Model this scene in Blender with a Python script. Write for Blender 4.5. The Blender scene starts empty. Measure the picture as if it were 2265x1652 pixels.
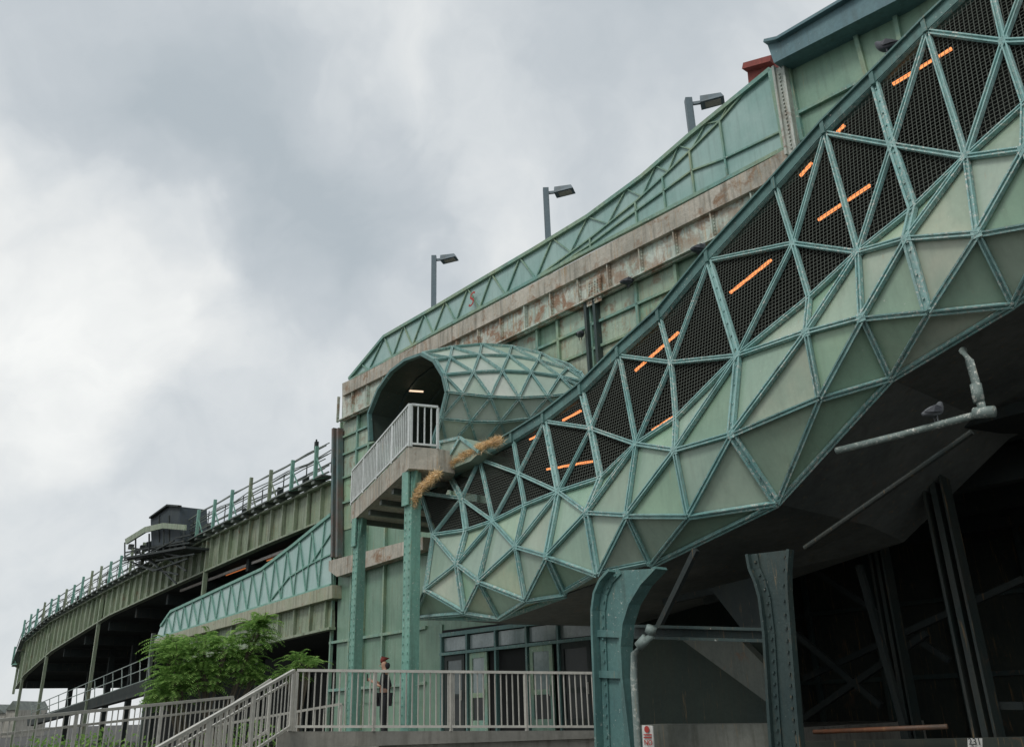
import bpy, bmesh, math, random
from mathutils import Vector, Matrix
random.seed(7)
S=bpy.context.scene; COL=S.collection
V=Vector
# ------------------------------------------------------------ camera model
FP=1900.0; PITCH=math.radians(21.5); ROLL=math.radians(1.7)
CAM=V((0,0,1.6))
Fv=V((0,math.cos(PITCH),math.sin(PITCH))); R0=V((1,0,0)); U0=V((0,-math.sin(PITCH),math.cos(PITCH)))
Uv=U0*math.cos(ROLL)+R0*math.sin(ROLL); Rv=R0*math.cos(ROLL)-U0*math.sin(ROLL)
AZ=math.radians(39.5)
N=V((math.cos(AZ),math.sin(AZ),0)); E=V((N.y,-N.x,0)); Z=V((0,0,1))
def ray(px,py): return Fv+Rv*((px-1132.5)/FP)+Uv*((826-py)/FP)
def P(px,py,d):
    v=ray(px,py); return CAM+v*(d/(v.x*N.x+v.y*N.y))
def PY(px,py,y):
    v=ray(px,py); return CAM+v*(y/v.y)
def PZ(px,py,z):
    v=ray(px,py); return CAM+v*((z-CAM.z)/v.z)
def W(s,d,z): return E*s+N*d+Z*z
def sof(p): return p.dot(E)
cd=bpy.data.cameras.new("camera"); cam=bpy.data.objects.new("camera",cd); COL.objects.link(cam)
M=Matrix((Rv,Uv,-Fv)).transposed().to_4x4(); M.translation=CAM; cam.matrix_world=M
cd.sensor_width=36; cd.lens=36*FP/2265; cd.clip_end=5000; S.camera=cam
S.view_settings.view_transform='Standard'; S.view_settings.look='None'; S.view_settings.exposure=0
# ------------------------------------------------------------ node helpers
def newmat(name):
    m=bpy.data.materials.new(name); m.use_nodes=True; nt=m.node_tree; nt.nodes.clear()
    return m,nt
class NT:
    def __init__(s,nt): s.nt=nt
    def n(s,t,**k):
        nd=s.nt.nodes.new(t)
        for a,b in k.items(): setattr(nd,a,b)
        return nd
    def l(s,a,b): s.nt.links.new(a,b)
    def inp(s,sock,v):
        if isinstance(v,bpy.types.NodeSocket): s.l(v,sock)
        elif isinstance(v,tuple) and len(v)==3 and sock.type=='RGBA': sock.default_value=(*v,1)
        else: sock.default_value=v
    def mix(s,f,a,b,mode='MIX'):
        nd=s.n('ShaderNodeMix',data_type='RGBA',blend_type=mode)
        s.inp(nd.inputs[0],f); s.inp(nd.inputs[6],a); s.inp(nd.inputs[7],b); return nd.outputs[2]
    def math(s,op,a,b=0.0,c=None,clamp=False):
        nd=s.n('ShaderNodeMath',operation=op,use_clamp=clamp); s.inp(nd.inputs[0],a); s.inp(nd.inputs[1],b)
        if c is not None: s.inp(nd.inputs[2],c)
        return nd.outputs[0]
    def noise(s,vec,scale,detail=5,rough=.55,dist=0):
        nd=s.n('ShaderNodeTexNoise'); s.l(vec,nd.inputs['Vector']); nd.inputs['Scale'].default_value=scale
        nd.inputs['Detail'].default_value=detail; nd.inputs['Roughness'].default_value=rough; nd.inputs['Distortion'].default_value=dist
        return nd.outputs['Fac']
    def ramp(s,f,a,b):
        nd=s.n('ShaderNodeMapRange'); s.inp(nd.inputs[0],f); nd.inputs[1].default_value=a; nd.inputs[2].default_value=b
        return nd.outputs[0]
def paint(name,c1,c2,rust=0.,peel=0.,rough=.55,scale=1.,bump=.15,island=0.,streak=.35,metal=0.,rustc=(.27,.125,.055),peelc=(.60,.61,.55),pale=None,paleamt=.5,fineamt=.35):
    m,nt=newmat(name); k=NT(nt)
    out=k.n('ShaderNodeOutputMaterial'); b=k.n('ShaderNodeBsdfPrincipled'); k.l(b.outputs[0],out.inputs[0])
    tc=k.n('ShaderNodeTexCoord').outputs['Object']
    col=k.mix(k.ramp(k.noise(tc,.9*scale,4),.35,.65),c1,c2)
    g=None
    if island>0: g=k.n('ShaderNodeNewGeometry').outputs['Random Per Island']
    if pale is not None:
        pm=k.ramp(k.noise(tc,.65,4,.6),.45,.62)
        g2=k.ramp(k.math('FRACT',k.math('MULTIPLY',g,7.7)),.3,.9) if g is not None else paleamt
        col=k.mix(k.math('MULTIPLY',k.math('MULTIPLY_ADD',pm,.6,.4),k.math('MULTIPLY',g2,paleamt)),col,pale)
    fine=k.noise(tc,11*scale,7,.65)
    col=k.mix(fineamt,col,k.mix(k.ramp(fine,.3,.7),(.5,.5,.5),(1.15,1.15,1.15)),'MULTIPLY')
    mp=k.n('ShaderNodeMapping'); k.l(tc,mp.inputs[0]); mp.inputs['Scale'].default_value=(7,7,.55)
    if streak>0:
        st=k.ramp(k.noise(mp.outputs[0],1.0*scale,6,.6),.48,.72)
        col=k.mix(k.math('MULTIPLY',st,streak),col,(.05,.05,.035))
    if g is not None:
        fac=k.math('MULTIPLY_ADD',g,island*2,1-island)
        h=k.n('ShaderNodeHueSaturation'); k.l(fac,h.inputs['Value']); k.l(col,h.inputs['Color']); col=h.outputs[0]
        k.inp(h.inputs['Saturation'],k.math('MULTIPLY_ADD',k.math('FRACT',k.math('MULTIPLY',g,17.3)),.45,.7))
    if peel>0:
        pm=k.ramp(k.noise(tc,16*scale,8,.7),.66-peel*.2,.70-peel*.2)
        pm=k.math('MULTIPLY',pm,k.ramp(k.noise(tc,.7*scale,3),.40,.58))
        col=k.mix(pm,col,peelc)
    if rust>0:
        rm=k.ramp(k.noise(tc,1.9*scale,9,.72,.4),.71-rust*.3,.83-rust*.3)
        loc=k.ramp(k.noise(tc,.35*scale,2),.38,.58)
        rm=k.math('MULTIPLY',rm,k.math('MULTIPLY_ADD',loc,.65,.22))
        rs=k.ramp(k.noise(mp.outputs[0],1.7*scale,7,.7),.64-rust*.15,.8-rust*.15)
        rc=k.mix(k.noise(tc,25,3),rustc,(.15,.08,.045))
        col=k.mix(k.math('MULTIPLY',rs,.6),col,(.46,.27,.10)); col=k.mix(rm,col,rc)
    k.l(col,b.inputs['Base Color']); b.inputs['Roughness'].default_value=rough; b.inputs['Metallic'].default_value=metal
    if bump>0:
        bp=k.n('ShaderNodeBump'); bp.inputs['Strength'].default_value=bump; bp.inputs['Distance'].default_value=.03
        k.l(fine,bp.inputs['Height']); k.l(bp.outputs[0],b.inputs['Normal'])
    return m
def emis(name,c,st):
    m,nt=newmat(name);k=NT(nt);o=k.n('ShaderNodeOutputMaterial');e=k.n('ShaderNodeEmission');e.inputs[0].default_value=(*c,1);e.inputs[1].default_value=st;k.l(e.outputs[0],o.inputs[0]);return m
def screenmat():
    m,nt=newmat("wire_mesh");k=NT(nt);o=k.n('ShaderNodeOutputMaterial')
    g=k.n('ShaderNodeNewGeometry').outputs['Position']
    dp=k.n('ShaderNodeVectorMath',operation='DOT_PRODUCT'); k.l(g,dp.inputs[0]); dp.inputs[1].default_value=E
    sp=k.n('ShaderNodeSeparateXYZ'); k.l(g,sp.inputs[0])
    u=k.math('FRACT',k.math('MULTIPLY',dp.outputs['Value'],13)); w=k.math('FRACT',k.math('MULTIPLY',sp.outputs[2],13))
    mk=k.math('MAXIMUM',k.math('LESS_THAN',u,.15),k.math('LESS_THAN',w,.15))
    t=k.n('ShaderNodeBsdfTransparent'); d=k.n('ShaderNodeBsdfDiffuse'); d.inputs[0].default_value=(.11,.12,.105,1)
    mx=k.n('ShaderNodeMixShader'); k.l(mk,mx.inputs[0]);k.l(t.outputs[0],mx.inputs[1]);k.l(d.outputs[0],mx.inputs[2]);k.l(mx.outputs[0],o.inputs[0]);return m
m_panel=paint("green_panel",(.25,.39,.29),(.30,.44,.32),rust=.12,peel=.05,rough=.30,island=.15,bump=0,streak=.15,pale=(.62,.61,.44),paleamt=.65,fineamt=.14)
m_frame=paint("teal_frame",(.21,.42,.40),(.31,.50,.47),rust=.25,peel=.6,rough=.5,streak=.4,bump=.4)
m_fascia=paint("teal_fascia",(.085,.18,.17),(.12,.24,.22),rust=.1,peel=.2,streak=.35)
m_facpanel=paint("facade_panel",(.15,.27,.19),(.21,.33,.24),rust=.2,peel=.1,rough=.45,streak=.35,fineamt=.2)
m_facpale=paint("station_panel",(.25,.39,.29),(.33,.46,.32),rust=.62,peel=.3,rough=.45,streak=.4,bump=.2,fineamt=.2,island=.14,pale=(.56,.58,.38),paleamt=.65)
m_mull=paint("mullion_paint",(.17,.35,.30),(.30,.40,.26),rust=.35,peel=.3)
m_glazed=paint("frosted_glazing",(.27,.44,.40),(.36,.52,.48),peel=.1,rough=.22,streak=.2,bump=0,fineamt=.1)
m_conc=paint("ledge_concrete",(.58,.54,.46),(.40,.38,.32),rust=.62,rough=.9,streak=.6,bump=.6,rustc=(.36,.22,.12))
m_girder=paint("rusty_girder",(.64,.69,.61),(.46,.57,.49),rust=.85,peel=.4,streak=.5,bump=.5,rustc=(.36,.16,.06))
m_pgird=paint("pale_riveted_steel",(.55,.58,.52),(.42,.47,.42),rust=.5,peel=.4,streak=.5,bump=.5)
m_ygird=paint("yellow_green_girder",(.24,.31,.20),(.31,.36,.26),rust=.45,peel=.25,streak=.85,bump=.4)
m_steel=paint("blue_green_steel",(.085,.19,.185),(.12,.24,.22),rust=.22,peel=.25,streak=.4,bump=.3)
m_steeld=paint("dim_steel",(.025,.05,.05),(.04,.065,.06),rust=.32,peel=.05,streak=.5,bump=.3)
m_post=paint("post_green",(.17,.38,.31),(.22,.42,.34),rust=.22,peel=.3,streak=.35,bump=.3)
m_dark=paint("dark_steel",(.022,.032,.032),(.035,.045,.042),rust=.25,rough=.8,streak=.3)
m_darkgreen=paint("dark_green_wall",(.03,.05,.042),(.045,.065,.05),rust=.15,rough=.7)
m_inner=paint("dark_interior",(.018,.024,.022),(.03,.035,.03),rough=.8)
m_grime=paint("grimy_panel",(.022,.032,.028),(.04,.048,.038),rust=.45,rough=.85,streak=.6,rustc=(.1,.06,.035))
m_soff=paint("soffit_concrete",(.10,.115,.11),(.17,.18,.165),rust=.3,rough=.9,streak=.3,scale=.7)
m_rail=paint("galvanised_rail",(.58,.56,.50),(.48,.47,.42),rust=.08,rough=.4,metal=.1,streak=.15)
m_white=paint("white_rail",(.74,.77,.75),(.62,.66,.64),rust=.12,rough=.5,streak=.2)
m_pole=paint("lamp_pole",(.10,.15,.18),(.13,.18,.2),rough=.5)
m_pipe=paint("old_pipe",(.25,.31,.29),(.17,.22,.2),rust=.3,peel=.6,streak=.2)
m_trk=paint("track_steel",(.10,.12,.11),(.17,.2,.17),rust=.35)
m_blue=paint("blue_cornice",(.11,.21,.24),(.14,.25,.27),streak=.3,peel=.15)
m_ground=paint("asphalt_ground",(.05,.05,.05),(.07,.068,.06),rough=.95,scale=.4)
m_plat=paint("platform_concrete",(.44,.42,.37),(.32,.31,.27),rough=.9,streak=.5,bump=.5,rust=.15)
m_brick=paint("red_brick",(.36,.10,.08),(.28,.08,.07),rough=.9)
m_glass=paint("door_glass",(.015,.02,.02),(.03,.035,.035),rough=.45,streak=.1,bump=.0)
m_dglass=paint("door_pane",(.12,.15,.15),(.06,.08,.08),rough=.15,streak=.3,bump=.0)
m_tglass=paint("transom_glass",(.36,.42,.42),(.22,.28,.28),rough=.12,streak=.2,bump=.0)
m_orange=emis("orange_tube",(1,.33,.11),1.5)
m_warm=emis("warm_tube",(1,.72,.5),1.2)
m_screen=screenmat()
m_red=paint("red_paint",(.45,.04,.03),(.4,.04,.03),streak=.1)
m_sign=paint("sign_white",(.7,.7,.66),(.62,.62,.58),rust=.05,streak=.15)
# ------------------------------------------------------------ mesh builder
class MB:
    def __init__(s): s.v=[]; s.f=[]
    def add(s,vs,fs):
        o=len(s.v); s.v+= [V(x) for x in vs]; s.f+=[tuple(i+o for i in f) for f in fs]; return s
    def face(s,*p): return s.add(p,[tuple(range(len(p)))])
    def prism(s,poly,vec):
        n=len(poly); vs=list(poly)+[p+vec for p in poly]
        return s.add(vs,[tuple(range(n)),tuple(range(2*n-1,n-1,-1))]+[(i,(i+1)%n,(i+1)%n+n,i+n) for i in range(n)])
    def bar(s,a,b,w,t,nr=None,off=0,side=0):
        d=b-a
        if d.length<1e-5: return s
        nr=V(nr) if nr is not None else (Z if abs(d.normalized().z)<.95 else N)
        x=d.cross(nr)
        if x.length<1e-6: x=d.cross(N+Z*.1)
        x.normalize(); y=x.cross(d).normalized()
        if y.dot(nr)<0: y=-y
        a=a+y*off+x*side; b=b+y*off+x*side
        vs=[]
        for q in (a,b): vs+=[q-x*w/2-y*t/2,q+x*w/2-y*t/2,q+x*w/2+y*t/2,q-x*w/2+y*t/2]
        return s.add(vs,[(0,1,2,3),(7,6,5,4),(0,4,5,1),(1,5,6,2),(2,6,7,3),(3,7,4,0)])
    def chan(s,a,b,w,nr):
        s.bar(a,b,w,.04,nr); s.bar(a,b,w*.26,.05,nr,.032,w*.34); s.bar(a,b,w*.26,.05,nr,.032,-w*.34); return s
    def tube(s,path,r,seg=10):
        rings=[]
        for i,p in enumerate(path):
            d=(path[min(i+1,len(path)-1)]-path[max(i-1,0)]).normalized()
            x=d.cross(Z if abs(d.z)<.9 else N).normalized(); y=x.cross(d)
            rr=r[i] if isinstance(r,(list,tuple)) else r
            rings.append([p+(x*math.cos(2*math.pi*j/seg)+y*math.sin(2*math.pi*j/seg))*rr for j in range(seg)])
        fs=[]
        for i in range(len(path)-1):
            for j in range(seg): fs.append((i*seg+j,i*seg+(j+1)%seg,(i+1)*seg+(j+1)%seg,(i+1)*seg+j))
        fs.append(tuple(range(seg))); k=(len(path)-1)*seg; fs.append(tuple(range(k+seg-1,k-1,-1)))
        return s.add([q for r_ in rings for q in r_],fs)
    def box(s,c,dx,dy,dz,ax=None,ay=None):
        ax=ax or V((1,0,0)); ay=ay or V((0,1,0)); az=ax.cross(ay)
        vs=[c+ax*(i*dx/2)+ay*(j*dy/2)+az*(k*dz/2) for i in(-1,1) for j in(-1,1) for k in(-1,1)]
        return s.add(vs,[(0,1,3,2),(4,6,7,5),(0,4,5,1),(2,3,7,6),(0,2,6,4),(1,5,7,3)])
    def rivets(s,a,b,n,sz,nr):
        for i in range(n):
            s.box(a.lerp(b,(i+.5)/n),sz,sz,sz,(b-a).normalized(),V(nr).cross((b-a).normalized()).normalized())
        return s
def thing(name,base,label,cat,group=None):
    o=bpy.data.objects.new(name,None); o.location=base; o.empty_display_size=.3; COL.objects.link(o)
    o["label"]=label; o["category"]=cat
    if group: o["group"]=group
    return o
def mesh_from(mb,name,base,mat,smooth=False,recalc=True):
    me=bpy.data.meshes.new(name); me.from_pydata([tuple(p-base) for p in mb.v],[],mb.f); me.validate()
    if recalc:
        bm=bmesh.new(); bm.from_mesh(me); bmesh.ops.recalc_face_normals(bm,faces=bm.faces); bm.to_mesh(me); bm.free()
    me.materials.append(mat)
    if smooth:
        for p in me.polygons: p.use_smooth=True
    return me
def part(mb,name,par,mat,label=None,smooth=False):
    base=V(par.location)
    q=par.parent
    while q: base+=V(q.location); q=q.parent
    o=bpy.data.objects.new(name,mesh_from(mb,name,base,mat,smooth)); o.parent=par; COL.objects.link(o)
    if label:o["label"]=label
    return o
def solo(mb,name,mat,base=None,label=None,cat=None,kind=None,group=None,smooth=False):
    base=V(base) if base is not None else V((0,0,0))
    o=bpy.data.objects.new(name,mesh_from(mb,name,base,mat,smooth)); o.location=base; COL.objects.link(o)
    if label:o["label"]=label
    if cat:o["category"]=cat
    if kind:o["kind"]=kind
    if group:o["group"]=group
    return o
def interp(pts,x):
    if x<=pts[0][0]: a,b=pts[0],pts[1]
    elif x>=pts[-1][0]: a,b=pts[-2],pts[-1]
    else:
        for a,b in zip(pts,pts[1:]):
            if a[0]<=x<=b[0]: break
    t=(x-a[0])/(b[0]-a[0]); return a[1]+t*(b[1]-a[1])
def szl(pts,d):
    return sorted((sof(P(x,y,d)),P(x,y,d).z) for x,y in pts)
# ------------------------------------------------------------ ground
g=MB().face(V((-900,-300,0)),V((900,-300,0)),V((900,1500,0)),V((-900,1500,0)))
solo(g,"ground",m_ground,kind="structure")
# ------------------------------------------------------------ STAIR ENCLOSURE
DA,DB,DC,DD,DE,DFF=13.4,12.95,12.6,12.3,12.4,12.9
A=[(935,1092),(1065,1018),(1210,935),(1375,790),(1573,580),(1830,298),(2055,75),(2330,-190)]
Am=[(1000,1058),(1140,978),(1292,872),(1465,710),(1722,420),(1940,190),(2190,-50)]
B=[(1025,1105),(1152,1050),(1312,950),(1490,805),(1760,542),(1978,325),(2225,97)]
C=[(962,1185),(1095,1155),(1240,1090),(1412,985),(1637,790),(1903,562),(2142,352),(2420,90)]
Cm=[(1035,1175),(1165,1120),(1333,1060),(1500,928),(1795,662),(2025,465),(2272,235)]
D=[(945,1303),(1063,1285),(1213,1230),(1390,1140),(1622,962),(1910,705),(2165,520),(2450,270)]
Dm=[(1015,1248),(1145,1210),(1302,1135),(1497,998),(1788,738),(2010,532),(2270,335)]
Em=[(1030,1352),(1165,1325),(1325,1270),(1525,1140),(1815,880),(2055,690),(2330,490)]
Fb=[(920,1362),(1105,1364),(1250,1312),(1440,1247),(1720,1110),(1970,835),(2240,672),(2520,480)]
T=lambda L,d:[P(x,y,d) for x,y in L]
A,Am,B,C,Cm,D,Dm,Em,Fb=T(A,DA),T(Am,DA),T(B,DB),T(C,DC),T(Cm,DC),T(D,DD),T(Dm,DD),T(Em,DE),T(Fb,DFF)
base=V((Fb[0].x,Fb[0].y,Fb[0].z-.2))
st=thing("stair_enclosure",base,"faceted green stair enclosure with triangular panels and mesh windows","stair enclosure")
scr=MB(); pan=MB(); fr=MB()
edges={}
def tri(mb,a,b,c,shrink=0):
    mb.face(a,b,c)
    nr=(b-a).cross(c-a).normalized()
    if nr.dot(-N)<0: nr=-nr
    for p,q in((a,b),(b,c),(c,a)):
        key=tuple(sorted((tuple(round(t,3) for t in p),tuple(round(t,3) for t in q))))
        if key in edges: edges[key][2]+=nr
        else: edges[key]=[p,q,nr.copy()]
for i in range(7):
    for t_ in ((A[i],Am[i],B[i]),(Am[i],A[i+1],B[i]),(A[i],B[i],C[i]),(B[i],C[i],Cm[i]),(B[i],Cm[i],C[i+1]),(B[i],A[i+1],C[i+1])): tri(scr,*t_)
    for t_ in ((Cm[i],C[i],Dm[i]),(Cm[i],C[i+1],Dm[i]),(C[i],D[i],Dm[i]),(C[i+1],D[i+1],Dm[i]),(Dm[i],D[i],Em[i]),(Dm[i],D[i+1],Em[i]),(D[i],Em[i],Fb[i]),(D[i+1],Em[i],Fb[i+1]),(Em[i],Fb[i],Fb[i+1])): tri(pan,*t_)
def keyof(p,q): return tuple(sorted((tuple(round(t,3) for t in p),tuple(round(t,3) for t in q))))
tk={}
for i in (0,2,5):
    for p,q in((Am[i],B[i]),(B[i],Cm[i]),(Cm[i],Dm[i]),(Dm[i],Em[i])): tk[keyof(p,q)]=i
for i in (2,4,):
    for p,q in((A[i],C[i]),(C[i],D[i]),(D[i],Fb[i])): tk[keyof(p,q)]=10+i
ribs={}
for k_,(p,q,nr) in edges.items():
    nr=nr.normalized()
    w=.155 if k_ in tk else .09
    tgt=ribs.setdefault(tk[k_],MB()) if k_ in tk else fr
    tgt.chan(p+nr*.04,q+nr*.04,w,nr)
    if k_ in tk: tgt.rivets(p+nr*.075,q+nr*.075,int((p-q).length/.33),.026,nr)
for nd in (Dm,D,B,C):
    for p in nd[:7]: fr.box(p-N*.07,.15,.04,.15,E,N)
part(pan,"panel_cladding",st,m_panel)
part(scr,"mesh_window",st,m_screen)
part(fr,"glazing_frame",st,m_frame)
for r_ in ribs.values(): part(r_,"main_rib",st,m_frame)
fp=[]
for i in range(8):
    fp.append(A[i])
    if i<7: fp.append(Am[i])
fa=MB()
def strip(mb,pts,up0,up1,d0,d1):
    secs=[[p+Z*up0+N*d0,p+Z*up1+N*d0,p+Z*up1+N*d1,p+Z*up0+N*d1] for p in pts]
    o=[v for s_ in secs for v in s_]; f=[]
    for i in range(len(pts)-1):
        for j in range(4): f.append((i*4+j,i*4+(j+1)%4,(i+1)*4+(j+1)%4,(i+1)*4+j))
    f.append((0,1,2,3)); k=4*(len(pts)-1); f.append((k+3,k+2,k+1,k)); mb.add(o,f)
strip(fa,fp,.0,.22,-.12,.10); strip(fa,fp,.22,.26,-.18,.4)
part(fa,"top_fascia",st,m_fascia)
for p in fp[1:-1]: part(MB().box(p+Z*.10-N*.14,.08,.05,.27,E,N),"fascia_bracket",st,m_fascia)
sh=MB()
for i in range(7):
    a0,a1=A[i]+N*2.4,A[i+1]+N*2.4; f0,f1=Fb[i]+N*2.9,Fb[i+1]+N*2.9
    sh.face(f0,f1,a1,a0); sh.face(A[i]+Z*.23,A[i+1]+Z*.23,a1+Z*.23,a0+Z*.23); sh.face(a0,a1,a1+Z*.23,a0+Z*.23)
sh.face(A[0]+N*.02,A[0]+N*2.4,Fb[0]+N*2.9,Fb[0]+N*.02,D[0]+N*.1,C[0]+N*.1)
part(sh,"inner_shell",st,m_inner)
so=MB()
for i in range(7):
    so.face(Fb[i]-Z*.03,Fb[i+1]-Z*.03,Fb[i+1]+N*3.0-Z*.1,Fb[i]+N*3.0-Z*.1)
    if i>0: so.face(Fb[i]+N*3.0-Z*.1,Fb[i+1]+N*3.0-Z*.1,Fb[i+1]+N*4.2-Z*(.1 if i<3 else .3),Fb[i]+N*4.2-Z*(.1 if i<4 else .3))
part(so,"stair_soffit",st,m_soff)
hr=MB()
for i in range(7): hr.bar(C[i]+N*.7+Z*.05,C[i+1]+N*.7+Z*.05,.04,.04)
part(hr,"handrail",st,m_pipe)
for (x0,y0,x1,y1) in ((1975,187,2105,108),(1852,293,1868,277),(1770,390,1796,360),(1810,487,1925,410),(1615,648,1706,575),(1405,820,1501,735),(1245,930,1285,908),(1443,952,1503,913),(1172,972,1195,960),(1210,1038,1310,1020)):
    part(MB().bar(P(x0,y0,13.62),P(x1,y1,13.62),.046,.045),"strip_light",st,m_orange)
hd=MB(); q=[P(975,1045,12.9),P(975,978,12.9),P(1020,968,12.9),P(1062,1000,12.9),P(1040,1020,12.9)]
hd.prism(q,N*1.5); part(hd,"end_hood",st,m_panel)
hf=MB()
for a_,b_ in ((0,1),(1,2),(2,3),(0,2)): hf.bar(q[a_]-N*.03,q[b_]-N*.03,.08,.06,N)
part(hf,"hood_frame",st,m_frame)
# ------------------------------------------------------------ STATION BUILDING (facade plane)
DF=17.0
bs=thing("station_building",V((P(742,1600,DF).x,P(742,1600,DF).y,1.1)),"green panelled elevated rail station with rusty girders and concrete ledges","station")
wl=MB(); wlo=MB()
def pw(mb,pix,d,th): mb.prism([P(x,y,d) for x,y in pix],N*th)
zfl=1.1
pw(wl,[(757,885),(1340,590),(1340,1200),(749,1240)],DF+.12,.3)
pw(wlo,[(749,1241),(1340,1201),(1340,1560),(742,1560)],DF+.12,.3)
pL=P(742,1500,DF+.12); pR=P(940,1500,DF+.12)
wlo.prism([W(sof(pL),DF+.12,P(742,1555,DF+.12).z),W(sof(pR),DF+.12,P(742,1555,DF+.12).z),W(sof(pR),DF+.12,zfl),W(sof(pL),DF+.12,zfl)],N*.29)
pw(wl,[(1341,590),(2400,40),(2400,610),(1341,1160)],DF+.12,.3)
part(wl,"backing_wall",bs,m_facpanel); part(wlo,"lower_panel_wall",bs,m_facpanel)
sL=sof(P(748,1000,DF)); sR=sof(P(2400,300,DF)); zt=P(757,870,DF).z; zt2=P(1757,360,DF).z
rw=MB().prism([W(sL,DF+.45,1.0),W(sL,DF+9,1.0),W(sL,DF+9,zt-.2),W(sL,DF+.45,zt-.2)],E*.3)
part(rw,"end_wall",bs,m_facpanel)
dk=MB().prism([W(sL,DF+.5,zt-.5),W(sR,DF+.5,zt2-.5),W(sR,DF+22,zt2-.5),W(sL,DF+22,zt-.5)],Z*.3)
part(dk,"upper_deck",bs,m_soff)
gb=szl([(757,932),(1700,478),(2300,190)],DF)
mu=MB(); pcl=MB()
send=sof(P(1700,500,DF)); zbm=P(1340,1160,DF).z+.02
zlow=P(760,1236,DF).z
ss=[]; s=sL+.1; kk=0
while s<send: ss.append(s); s+=(1.5,1.0,1.5,1.9)[kk%4]; kk+=1
ss.append(send)
dzs=[.0,.75,1.55,2.6,3.7,4.9]
for i_,s in enumerate(ss[:-1]):
    zb=1.1 if s<sof(P(940,1500,DF)) else zbm
    mu.bar(W(s,DF+.05,zb),W(s,DF+.05,interp(gb,s)),.10,.12,N)
    s2=ss[i_+1]
    for j in range(5):
        if i_%4==1 and j==0: continue
        za,zb_,zc_,zd_=interp(gb,s)-dzs[j],interp(gb,s2)-dzs[j],interp(gb,s2)-dzs[j+1],interp(gb,s)-dzs[j+1]
        if min(zc_,zd_)<max(zlow,zbm if s>sof(P(1180,900,DF)) else 0): continue
        g_=.05; pcl.prism([W(s+g_,DF+.085,za-g_),W(s2-g_,DF+.085,zb_-g_),W(s2-g_,DF+.085,zc_+g_),W(s+g_,DF+.085,zd_+g_)],N*.03)
for z in (2.6,4.4): mu.bar(W(sL,DF+.055,z),W(sof(P(940,1500,DF)),DF+.055,z),.10,.12,N)
for dz in dzs[1:5]:
    mu.bar(W(sL,DF+.045,interp(gb,sL)-dz),W(send,DF+.045,interp(gb,send)-dz),.085,.11,N)
part(mu,"mullion_grid",bs,m_mull); part(pcl,"panel_wall",bs,m_facpale)
for x in (1303,1323):
    s=sof(P(x,720,DF)); part(MB().bar(W(s,DF-.02,zbm),W(s,DF-.02,interp(gb,s)),.10,.24,N),"expansion_column",bs,m_steeld)
mcs=paint("corner_steel",(.09,.17,.17),(.16,.10,.08),rust=.35)
for x in (741,752): part(MB().bar(P(x,948,DF-.1),P(x-2,1232,DF-.1),.16,.25,N),"corner_column",bs,mcs)
lg=MB(); dl=DF-.2
pw(lg,[(757,848),(775,840),(1742,330),(1760,372),(757,876)],dl,.65)
pw(lg,[(1700,352),(1742,326),(2300,55),(2300,95),(1760,372),(1700,395)],dl-.03,.65)
part(lg,"concrete_ledge",bs,m_conc)
lg2=MB(); pw(lg2,[(727,1240),(727,1262),(745,1275),(935,1215),(935,1187)],DF-.3,.38)
part(lg2,"lower_ledge",bs,m_conc)
gt=szl([(757,876),(1757,372),(2300,98)],DF)
gm=MB(); gs=MB()
pw(gm,[(757,874),(1757,370),(2300,96),(2300,188),(1700,478),(757,932)],DF-.05,.12)
s=sL
while s<sof(P(1720,450,DF)):
    zt_=interp(gt,s)-.02; zb_=interp(gb,s)
    gs.bar(W(s,DF-.11,zb_),W(s,DF-.11,zt_),.04,.11,N); gs.bar(W(s,DF-.075,zb_),W(s,DF-.075,zt_),.12,.03,N)
    gs.rivets(W(s+.05,DF-.1,zb_),W(s+.05,DF-.1,zt_),9,.03,N); s+=1.3
a,b=[P(x,y,DF) for x,y in [(757,932),(1700,478)]]; gs.bar(a-N*.12,b-N*.12,.2,.05,Z); gs.bar(a-N*.08,b-N*.08,.14,.05,N)
gs.prism([P(1298,622,DF-.1),P(1330,606,DF-.1),P(1332,665,DF-.1),P(1300,680,DF-.1)],-N*.04)
for i in range(5):
    for j in range(8): gs.box(P(1303+i*6,628-i*3+j*6,DF-.15),.035,.04,.035,E,N)
part(gm,"girder_web",bs,m_girder); part(gs,"girder_stiffener",bs,m_girder)
top=[(773,838),(850,745),(960,682),(1070,617),(1180,553),(1300,480),(1420,392),(1530,297),(1705,155)]
bot=[(775,841),(850,801),(960,738),(1045,692),(1180,620),(1305,553),(1405,501),(1530,437),(1600,401),(1738,329)]
gp=MB(); gf=MB()
gp.prism([P(x,y,DF-.1) for x,y in top]+[P(x,y,DF-.1) for x,y in reversed(bot)],N*.05)
def pl(mb,pts,w,t,d):
    for (a,b) in zip(pts,pts[1:]): mb.bar(P(*a,d),P(*b,d),w,t,N)
pl(gf,top,.13,.14,DF-.14); pl(gf,bot,.11,.12,DF-.14); gf.bar(P(1705,155,DF-.14),P(1738,329,DF-.14),.12,.14,N)
tops=[800,850,893,938,985,1035,1088,1150,1222]; bts=[815,868,912,958,1008,1060,1118,1185]
seq=[]
for a_,b_ in zip(tops,bts): seq+=[(a_,interp(top,a_)),(b_,interp(bot,b_))]
seq.append((1222,interp(top,1222)))
pl(gf,seq,.05,.05,DF-.14)
fold=[(1185,615),(1305,527),(1405,447),(1465,392),(1525,335),(1592,268),(1640,212)]
pl(gf,fold,.05,.05,DF-.14)
z1=[(1185,615),(1222,interp(top,1222)),(1262,558),(1300,480),(1345,495),(1385,418),(1420,435),(1450,367),(1478,380),(1500,323),(1530,331),(1560,275),(1592,268),(1610,236)]
pl(gf,z1,.035,.04,DF-.14)
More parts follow.
